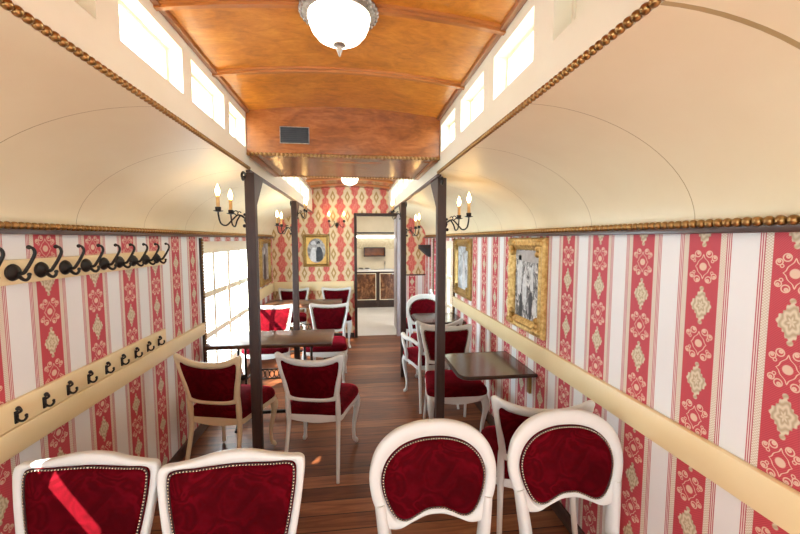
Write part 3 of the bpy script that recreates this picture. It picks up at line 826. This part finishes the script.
# ------------------------------------------------------------------ tables
def left_table(label, loc):
    t = thing('table', label, 'table', loc, 0, 'iron-based tables along the left windows')
    MB().box(-0.52, 0.52, -0.24, 0.24, 0.725, 0.76, 0.006).build('tabletop', M['table'], t)
    for x in (-0.29, 0.29):
        mb = MB()
        for dx in (-0.03, 0.03): mb.tube([(x + dx, 0, 0.05), (x + dx, 0, 0.725)], 0.011, 8)
        mb.box(x - 0.06, x + 0.06, -0.16, 0.16, 0.71, 0.7245)
        mb.ball((x, 0, 0.40), 0.045, 10, 6, (1, 0.6, 0.6))
        p = mb.build('pedestal', M['iron'], t)
        for s in (-1, 1):
            pts = spline([(x, 0, 0.07), (x, s * 0.10, 0.075), (x, s * 0.19, 0.03), (x, s * 0.235, 0.012)], 4)
            MB().tube(pts, lerps([0.022, 0.018, 0.014, 0.012], len(pts)), 8).build('foot', M['iron'], p)
    mb = MB().box(-0.29, 0.29, -0.012, 0.012, 0.055, 0.08)
    mb.build('stretcher', M['iron'], t)
    mb = MB(); mb.box(-0.25, 0.25, 0.12, 0.132, 0.325, 0.335).box(-0.25, 0.25, 0.12, 0.132, 0.415, 0.425)
    for k in range(12):
        x = -0.23 + 0.46 * k / 11
        mb.tube([(x + 0.02 * math.cos(a * PI / 5), 0.126, 0.375 + 0.036 * math.sin(a * PI / 5)) for a in range(11)], 0.004, 5, False)
    mb.tube([(-0.26, 0.0, 0.375), (-0.25, 0.126, 0.375)], 0.008, 6); mb.tube([(0.26, 0.0, 0.375), (0.25, 0.126, 0.375)], 0.008, 6)
    mb.build('lattice', M['iron'], t)
    return t
lt = left_table('dark wood table on black iron base by the left window, nearer one', (-0.715, 3.40, 0))
dup(lt, 'dark wood table on black iron base at the far left, before the far wall', (-0.70, 5.25, 0))

def wall_table(label, loc):
    t = thing('wall_table', label, 'table', loc, 0, 'small tables fixed to the right wall')
    poly = [(-0.005, -0.25), (-0.46, -0.25), (-0.50, -0.235), (-0.52, -0.19), (-0.52, 0.19), (-0.50, 0.235), (-0.46, 0.25), (-0.005, 0.25)]
    m = MB()
    m.prism(poly, lambda u, v, w_: (u, v, 0.728 + w_), 0.022)
    m.build('tabletop', M['table_y'], t)
    e = MB(); e.tube([(u, v, 0.739) for u, v in poly], 0.0125, 6); e.build('edge_band', M['dark'], t)
    for y in (-0.16, 0.13):
        MB().box(-0.02, -0.002, y - 0.016, y + 0.016, 0.585, 0.727).box(-0.14, -0.02, y - 0.016, y + 0.016, 0.715, 0.727).build('bracket', M['gold_dark'], t)
    return t
wt = wall_table('dark wood table fixed to the right wall under the crowd photograph', (XR, 2.51, 0))
dup(wt, 'small wall table on the right at the far window, half hidden by the near post', (XR, 4.08, 0))

# ------------------------------------------------------------------ coat hooks on the left wall
rk = thing('coat_rack', 'cream board with a row of large black coat hooks, high on the left wall', 'coat rack', (XL, 0, 0))
MB().box(0.0, 0.022, 1.2, 2.70, 1.468, 1.562, 0.004).build('board', M['rail'], rk)
first = None
for i in range(10):
    y = 1.555 + 0.128 * (i - 1)
    if i == 0:
        hp = spline([(0.03, 0, 0), (0.06, 0, -0.004), (0.076, 0, 0.015), (0.094, 0, 0.045), (0.106, 0, 0.072), (0.101, 0, 0.090), (0.088, 0, 0.096)], 5)
        lo = spline([(0.04, 0, -0.004), (0.056, 0, -0.024), (0.070, 0, -0.029), (0.080, 0, -0.020), (0.082, 0, -0.010)], 5)
        mb = MB(); mb.tube(hp, lerps([0.007, 0.0065, 0.006, 0.0055, 0.005], len(hp)), 8); mb.ball((0.087, 0, 0.095), 0.0085, 8, 6)
        mb.tube(lo, lerps([0.007, 0.006, 0.005], len(lo)), 8); mb.ball((0.082, 0, -0.008), 0.0075, 8, 6)
        first = mb.build('hook', M['iron'], rk); first.location = (0, y, 1.515)
        m2 = MB(); m2.lathe([(0.030, 0.022), (0.033, 0.027), (0.029, 0.034), (0.024, 0.036), (0.018, 0.044), (0.006, 0.048)], (0, 0, 0), 18, 'X')
        ros = m2.build('rosette', M['iron'], first)
    else:
        c = first.copy(); C.objects.link(c); c.parent = rk; c.location = (0, y, 1.515)
        q = ros.copy(); C.objects.link(q); q.parent = c
rk2 = thing('hook_rail', 'cream board with small double hooks resting on the left dado rail', 'hook rail', (XL, 0, 0))
MB().box(0.0, 0.020, 1.2, 2.67, 0.927, 1.030, 0.004).build('board', M['rail'], rk2)
for i in range(10):
    y = 1.528 + 0.1295 * (i - 1)
    if i == 0:
        hp = spline([(0.022, 0, 0.006), (0.034, 0, 0.012), (0.040, 0, 0.018), (0.038, 0, 0.026), (0.032, 0, 0.028)], 5)
        lo = spline([(0.022, 0, -0.010), (0.034, 0, -0.021), (0.048, 0, -0.020), (0.057, 0, -0.008), (0.057, 0, 0.0)], 5)
        mb = MB(); mb.box(0.020, 0.026, -0.008, 0.008, -0.030, 0.018, 0.002)
        mb.tube(hp, 0.0045, 7); mb.ball((0.031, 0, 0.028), 0.0085, 8, 6); mb.tube(lo, 0.0045, 7); mb.ball((0.057, 0, 0.001), 0.0055, 8, 6)
        f2 = mb.build('hook', M['iron'], rk2); f2.location = (0, y, 0.972)
    else:
        c = f2.copy(); C.objects.link(c); c.parent = rk2; c.location = (0, y, 0.972)

# ------------------------------------------------------------------ lamps
def ceiling_lamp(label, loc, sc=1.0):
    t = thing('ceiling_lamp', label, 'ceiling lamp', loc, 0, 'glass bowl ceiling lamps')
    mb = MB(); mb.lathe([(0.03, 0.0), (0.135, -0.002), (0.165, -0.012), (0.172, -0.026), (0.160, -0.040), (0.142, -0.046), (0.138, -0.040)], n=40)
    for k in range(36):
        a = 2 * PI * k / 36
        mb.ball((0.166 * math.cos(a), 0.166 * math.sin(a), -0.026), 0.0135, 7, 5)
    mb.build('ring', M['pewter'], t, 60)
    prof = [(0.138, -0.036), (0.139, -0.046), (0.134, -0.075), (0.122, -0.104), (0.100, -0.130), (0.068, -0.148), (0.034, -0.156), (0.008, -0.158)]
    MB().lathe(prof, n=40).build('glass_bowl', M['bowl'], t, 70)
    MB().lathe([(0.006, -0.154), (0.026, -0.158), (0.028, -0.164), (0.014, -0.172), (0.012, -0.178), (0.015, -0.186), (0.009, -0.196), (0.007, -0.204), (0.003, -0.214)], n=16).build('finial', M['pewter'], t, 60)
    t.scale = (sc, sc, sc)
    return t
cl = ceiling_lamp('white glass bowl ceiling lamp in ornate metal ring, at the top of the picture', (-0.045, 1.415, 2.472), 0.80)
dup(cl, 'smaller looking glass bowl ceiling lamp in the far section behind the bulkhead', (-0.045, 4.95, 2.472))

def make_sconce(label, loc, rz, group='two-candle iron sconces'):
    """arms reach out along local +x, candles spread along local y"""
    t = thing('candle_sconce', label, 'wall sconce', loc, rz, group)
    MB().lathe([(0.006, 0.0), (0.030, 0.001), (0.034, 0.006), (0.022, 0.012), (0.008, 0.020)], n=16, axis='X').ball((0.017, 0, -0.045), 0.014, 8, 6).ball((0.014, 0, 0.040), 0.011, 8, 6).build('backplate', M['iron'], t, 60)
    for s in (-1, 1):
        pts = spline([(0.010, 0, 0.01), (0.05, s * 0.03, 0.035), (0.085, s * 0.055, 0.0), (0.115, s * 0.100, -0.045), (0.145, s * 0.128, -0.030), (0.156, s * 0.138, 0.03), (0.156, s * 0.138, 0.055)], 5)
        arm = MB().tube(pts, 0.0058, 7).tube(spline([(0.06, s * 0.035, 0.03), (0.08, s * 0.05, 0.05), (0.065, s * 0.045, 0.065), (0.05, s * 0.035, 0.055)], 4), 0.004, 6).build('arm', M['iron'], t, 70)
        x, y = 0.156, s * 0.138
        MB().lathe([(0.006, 0.048), (0.030, 0.054), (0.034, 0.058), (0.016, 0.058), (0.019, 0.062), (0.020, 0.084), (0.006, 0.085)], (x, y, 0), 16).build('drip_pan', M['iron'], arm, 50)
        cd = MB().lathe([(0.0125, 0.070), (0.0125, 0.160), (0.010, 0.163), (0.004, 0.164)], (x, y, 0), 14).build('candle', M['candle'], t, 60)
        MB().lathe([(0.006, 0.160), (0.011, 0.172), (0.0165, 0.190), (0.0155, 0.204), (0.009, 0.224), (0.003, 0.240), (0.001, 0.246)], (x, y, 0), 12).build('bulb', M['flame'], cd, 80)
    return t
e_ = 0.0300
scs = [('two-candle iron sconce on the near left post', (CL - e_, 2.53, 1.765), PI), ('two-candle iron sconce on the near right post', (CR + 0.036 + e_, 2.57, 1.745), 0),
       ('two-candle iron sconce low on the farther left post, on its outer side', (CL - e_, 4.30, 1.74), PI), ('two-candle iron sconce low on the farther right post, on its outer side', (CR + e_, 4.30, 1.72), 0),
       ('two-candle iron sconce high on the farther left post, on its aisle side', (CL + e_, 4.30, 1.91), 0), ('two-candle iron sconce high on the farther right post, on its aisle side', (CR - e_, 4.30, 1.91), PI),
       ('two-candle iron sconce on the damask far wall left of the doorway', (-0.27, YE - 0.001, 1.87), -PI / 2)]
sc0 = make_sconce(*scs[0]); sc0.scale = (0.86,) * 3
for k_, (lb, lo_, rz_) in enumerate(scs[1:]):
    c_ = dup(sc0, lb, lo_, rz_)
    if k_ in (3, 4): c_.scale = (0.6, 0.6, 0.75)

# ------------------------------------------------------------------ pictures
def picture(label, frame_fn, w, h, fw, fmat, photo, figs, group, oval=False):
    """frame_fn(u, v, d): u right, v up, d out from the wall"""
    t = thing('framed_picture', label, 'picture', frame_fn(0, -h / 2, 0), 0, group)
    base = Vector(frame_fn(0, -h / 2, 0))
    fn = lambda u, v, d: tuple(Vector(frame_fn(u, v, d)) - base)
    prof = [(0.0, 0.0), (0.0, 0.020), (0.15, 0.034), (0.4, 0.028), (0.6, 0.036), (0.8, 0.026), (1.0, 0.012), (1.0, 0.0)]
    mb = MB(); vs = []; k = len(prof); N = 4
    cs = [(-1, -1), (1, -1), (1, 1), (-1, 1)]
    for (sx, sy) in cs:
        for f, d in prof: vs.append(fn(sx * (w / 2 - f * fw), sy * (h / 2 - f * fw), d))
    fs = [(i * k + j, i * k + (j + 1) % k, ((i + 1) % 4) * k + (j + 1) % k, ((i + 1) % 4) * k + j) for i in range(4) for j in range(k)]
    mb.add(vs, fs)
    for (sx, sy) in cs:          # corner and mid-side ornaments
        for a in range(3):
            for b2 in range(2):
                p = fn(sx * (w / 2 - fw * (0.35 + 0.5 * b2) - 0.03 * a * (1 - b2)), sy * (h / 2 - fw * 0.45 - 0.035 * a * b2), 0.030); mb.ball(p, fw * 0.26, 7, 5)
    fo = mb.build('frame', fmat, t, 40)
    iw, ih = w / 2 - fw, h / 2 - fw
    if oval:
        # mount with an oval opening
        n = 32; vs = []; fs = []
        for i in range(n):
            a = 2 * PI * i / n; c, s_ = math.cos(a), math.sin(a); m_ = max(abs(c), abs(s_))
            vs += [fn(iw * c / m_ * 1.02, ih * s_ / m_ * 1.02, 0.011), fn(iw * 0.93 * c, ih * 0.95 * s_, 0.011), fn(iw * 0.90 * c, ih * 0.92 * s_, 0.006)]
        for i in range(n):
            a, b2 = 3 * i, 3 * ((i + 1) % n); fs += [(a, b2, b2 + 1, a + 1), (a + 1, b2 + 1, b2 + 2, a + 2)]
        MB().add(vs, fs).build('mount', M['mount'], t, 30)
    ph = MB().prism([(-iw, -ih), (iw, -ih), (iw, ih), (-iw, ih)], lambda u, v, d: fn(u, v, d + 0.003), 0.003).build('photograph', photo, t, 0)
    for mat_, poly in figs:
        pts = spline([(u * iw, v * ih, 0) for u, v in poly], 4, True)
        MB().prism([(p.x, p.y) for p in pts], lambda u, v, d: fn(u, v, 0.0061 + d), 0.0012).build('figure', M[mat_], ph, 0)
    return t
right = lambda yc, zc: (lambda u, v, d: (XR - d, yc - u, zc + v))
left = lambda yc, zc: (lambda u, v, d: (XL + d, yc + u, zc + v))
endw = lambda xc, zc: (lambda u, v, d: (xc + u, YE - d, zc + v))
picture('large gilt framed black and white photograph of a crowd, over the right dado rail', right(2.435, 1.325), 0.53, 0.65, 0.085, M['gold'], M['crowd'],
        [('chalk', [(0.30, -0.1), (0.52, -0.1), (0.50, 0.42), (0.40, 0.52), (0.32, 0.42)]), ('skin_grey', [(-0.9, 0.72), (0.9, 0.66), (0.92, 0.95), (-0.92, 0.95)]), ('chalk', [(-0.8, -0.2), (-0.5, -0.3), (-0.45, 0.7), (-0.75, 0.75)]), ('chalk', [(-0.3, -0.55), (-0.05, -0.6), (-0.02, 0.1), (-0.2, 0.3), (-0.35, 0.0)]),
         ('ink', [(-0.6, -0.95), (-0.35, -0.95), (-0.4, -0.4), (-0.55, -0.35)]), ('ink', [(0.2, -0.9), (0.4, -0.92), (0.45, -0.3), (0.25, -0.25)]), ('chalk', [(0.5, -0.8), (0.8, -0.8), (0.75, -0.45), (0.55, -0.4)])], None)
picture('smaller looking gilt framed picture of a pale standing figure, beside the right window', right(3.94, 1.325), 0.58, 0.64, 0.085, M['gold_dark'], M['photo_pale'],
        [('chalk', [(-0.25, -0.9), (0.35, -0.9), (0.25, -0.1), (0.18, 0.35), (-0.1, 0.35), (-0.15, -0.1)]), ('skin_grey', [(-0.08, 0.38), (0.14, 0.38), (0.14, 0.62), (0.03, 0.7), (-0.08, 0.62)])], None)
picture('gilt framed standing portrait on the left wall past the window', left(5.60, 1.31), 0.60, 0.68, 0.075, M['gold_dark'], M['photo_grey'],
        [('ink', [(-0.3, -0.9), (0.3, -0.9), (0.25, 0.0), (0.1, 0.4), (-0.15, 0.4), (-0.25, 0.0)]), ('chalk', [(-0.15, 0.42), (0.12, 0.42), (0.12, 0.68), (0.0, 0.76), (-0.12, 0.68)])], None)
picture('gilt framed oval black and white portrait of a couple on the far damask wall', endw(-0.605, 1.455), 0.42, 0.53, 0.05, M['gold_dark'], M['photo_grey'],
        [('chalk', [(-0.62, -0.72), (-0.05, -0.8), (-0.08, -0.1), (-0.15, 0.22), (-0.40, 0.22), (-0.55, -0.1)]), ('skin_grey', [(-0.38, 0.22), (-0.14, 0.22), (-0.13, 0.45), (-0.26, 0.52), (-0.4, 0.45)]),
         ('chalk', [(-0.52, 0.46), (-0.05, 0.44), (-0.1, 0.66), (-0.3, 0.74), (-0.48, 0.64)]),
         ('ink', [(-0.02, -0.8), (0.6, -0.66), (0.58, 0.0), (0.36, 0.28), (0.12, 0.28), (0.0, 0.0)]), ('skin_grey', [(0.12, 0.28), (0.34, 0.28), (0.36, 0.52), (0.24, 0.6), (0.12, 0.52)]), ('ink', [(0.09, 0.5), (0.38, 0.5), (0.34, 0.68), (0.22, 0.72), (0.11, 0.66)])], None, True)

# ------------------------------------------------------------------ vent, wall box, kitchen things
v = thing('air_vent', 'black rectangular air vent in the wood bulkhead', 'vent', (-0.365, Y_BF - 0.001, 2.243))
MB().box(-0.105, 0.105, -0.006, 0.0, 0.0, 0.004).box(-0.105, 0.105, -0.006, 0.0, 0.116, 0.12).box(-0.105, -0.101, -0.006, 0, 0.004, 0.116).box(0.101, 0.105, -0.006, 0, 0.004, 0.116).build('frame', M['pewter'], v)
g = MB().box(-0.101, 0.101, -0.002, 0.0, 0.004, 0.116)
for k in range(7): g.box(-0.097, 0.097, -0.005, -0.002, 0.014 + k * 0.014, 0.018 + k * 0.014)
g.build('grille', M['black'], v); v.scale = (0.86, 1.0, 0.86)

sp = thing('wall_speaker', 'small dark wedge-shaped box high on the right wall past the window', 'speaker', (XR, 5.80, 1.36))
MB().prism([(0, 0.0), (-0.02, 0.0), (-0.17, 0.13), (-0.17, 0.19), (0, 0.19)], lambda u, z, w_: (u, w_ - 0.09, z), 0.18).build('body', M['black'], sp)
MB().box(-0.16, -0.02, -0.094, -0.090, 0.135, 0.18).build('grille', M['dark'], sp)

cab0 = thing('base_cabinet', 'wooden kitchen base cabinet, left of the two seen through the doorway', 'cabinet', (0.27, 8.78, 0), 0, 'kitchen base cabinets')
MB().box(-0.29, 0.29, 0.012, 0.35, 0.10, 0.868).box(-0.29, 0.29, 0.04, 0.35, 0.0, 0.10).build('body', M['dark'], cab0)
dr = MB().box(-0.24, 0.24, 0.0, 0.012, 0.20, 0.82).build('door', M['burl'], cab0)
MB().box(-0.25, -0.235, -0.006, 0.012, 0.19, 0.83).box(0.235, 0.25, -0.006, 0.012, 0.19, 0.83).box(-0.235, 0.235, -0.006, 0.012, 0.19, 0.205).box(-0.235, 0.235, -0.006, 0.012, 0.815, 0.83).build('beading', M['cream_frame'], dr, 0)
MB().ball((0.19, -0.012, 0.55), 0.014, 8, 6).build('knob', M['bead'], dr)
dup(cab0, 'wooden kitchen base cabinet, right of the two seen through the doorway', (0.855, 8.78, 0))
tag(MB().box(-0.3, 1.6, 8.75, 9.14, 0.87, 0.905, 0.004).build('worktop', M['worktop']), 'white worktop on the kitchen cabinets beyond the doorway', 'worktop')
sh = thing('wall_shelf', 'dark wood shelf box on the kitchen wall beyond the doorway', 'shelf', (0.50, KY - 0.012, 1.22))
MB().box(-0.26, 0.26, -0.16, 0.0, 0.0, 0.02).box(-0.26, 0.26, -0.16, 0, 0.2, 0.22).box(-0.26, -0.24, -0.16, 0, 0.02, 0.2).box(0.24, 0.26, -0.16, 0, 0.02, 0.2).build('case', M['dark'], sh)
MB().box(-0.24, 0.24, -0.012, 0.0, 0.02, 0.2).build('back', M['beam'], sh)
tl = thing('strip_light', 'lit fluorescent strip light high on the kitchen wall', 'lamp', (0.60, KY, 1.70))
MB().box(-0.6, 0.6, -0.06, 0.0, 0.02, 0.05).build('housing', M['worktop'], tl)
MB().tube([(-0.58, -0.035, 0.0), (0.58, -0.035, 0.0)], 0.018, 10).build('tube', M['tube'], tl)
hb = thing('hob', 'dark hob with steel edge on the white kitchen worktop', 'hob', (0.24, 8.94, 0.905))
MB().box(-0.16, 0.16, -0.14, 0.14, 0.0, 0.03, 0.004).build('body', M['steel'], hb)
for (x, y) in ((-0.075, -0.06), (0.075, -0.06), (-0.075, 0.07), (0.075, 0.07)): MB().lathe([(0.05, 0.030), (0.052, 0.036), (0.03, 0.04), (0.01, 0.04)], (x, y, 0), 16).build('burner', M['black'], hb)
sk = thing('sink', 'steel sink rim with a tap on the kitchen worktop', 'sink', (0.75, 8.94, 0.905))
MB().box(-0.18, 0.18, -0.14, -0.12, 0, 0.012).box(-0.18, 0.18, 0.10, 0.12, 0, 0.012).box(-0.18, -0.16, -0.12, 0.10, 0, 0.012).box(0.16, 0.18, -0.12, 0.10, 0, 0.012).box(-0.16, 0.16, -0.12, 0.10, 0, 0.004).build('basin', M['steel'], sk)
MB().tube(spline([(0, 0.11, 0.01), (0, 0.11, 0.14), (0, 0.06, 0.19), (0, 0.0, 0.15)], 5), 0.011, 8).build('tap', M['steel'], sk)
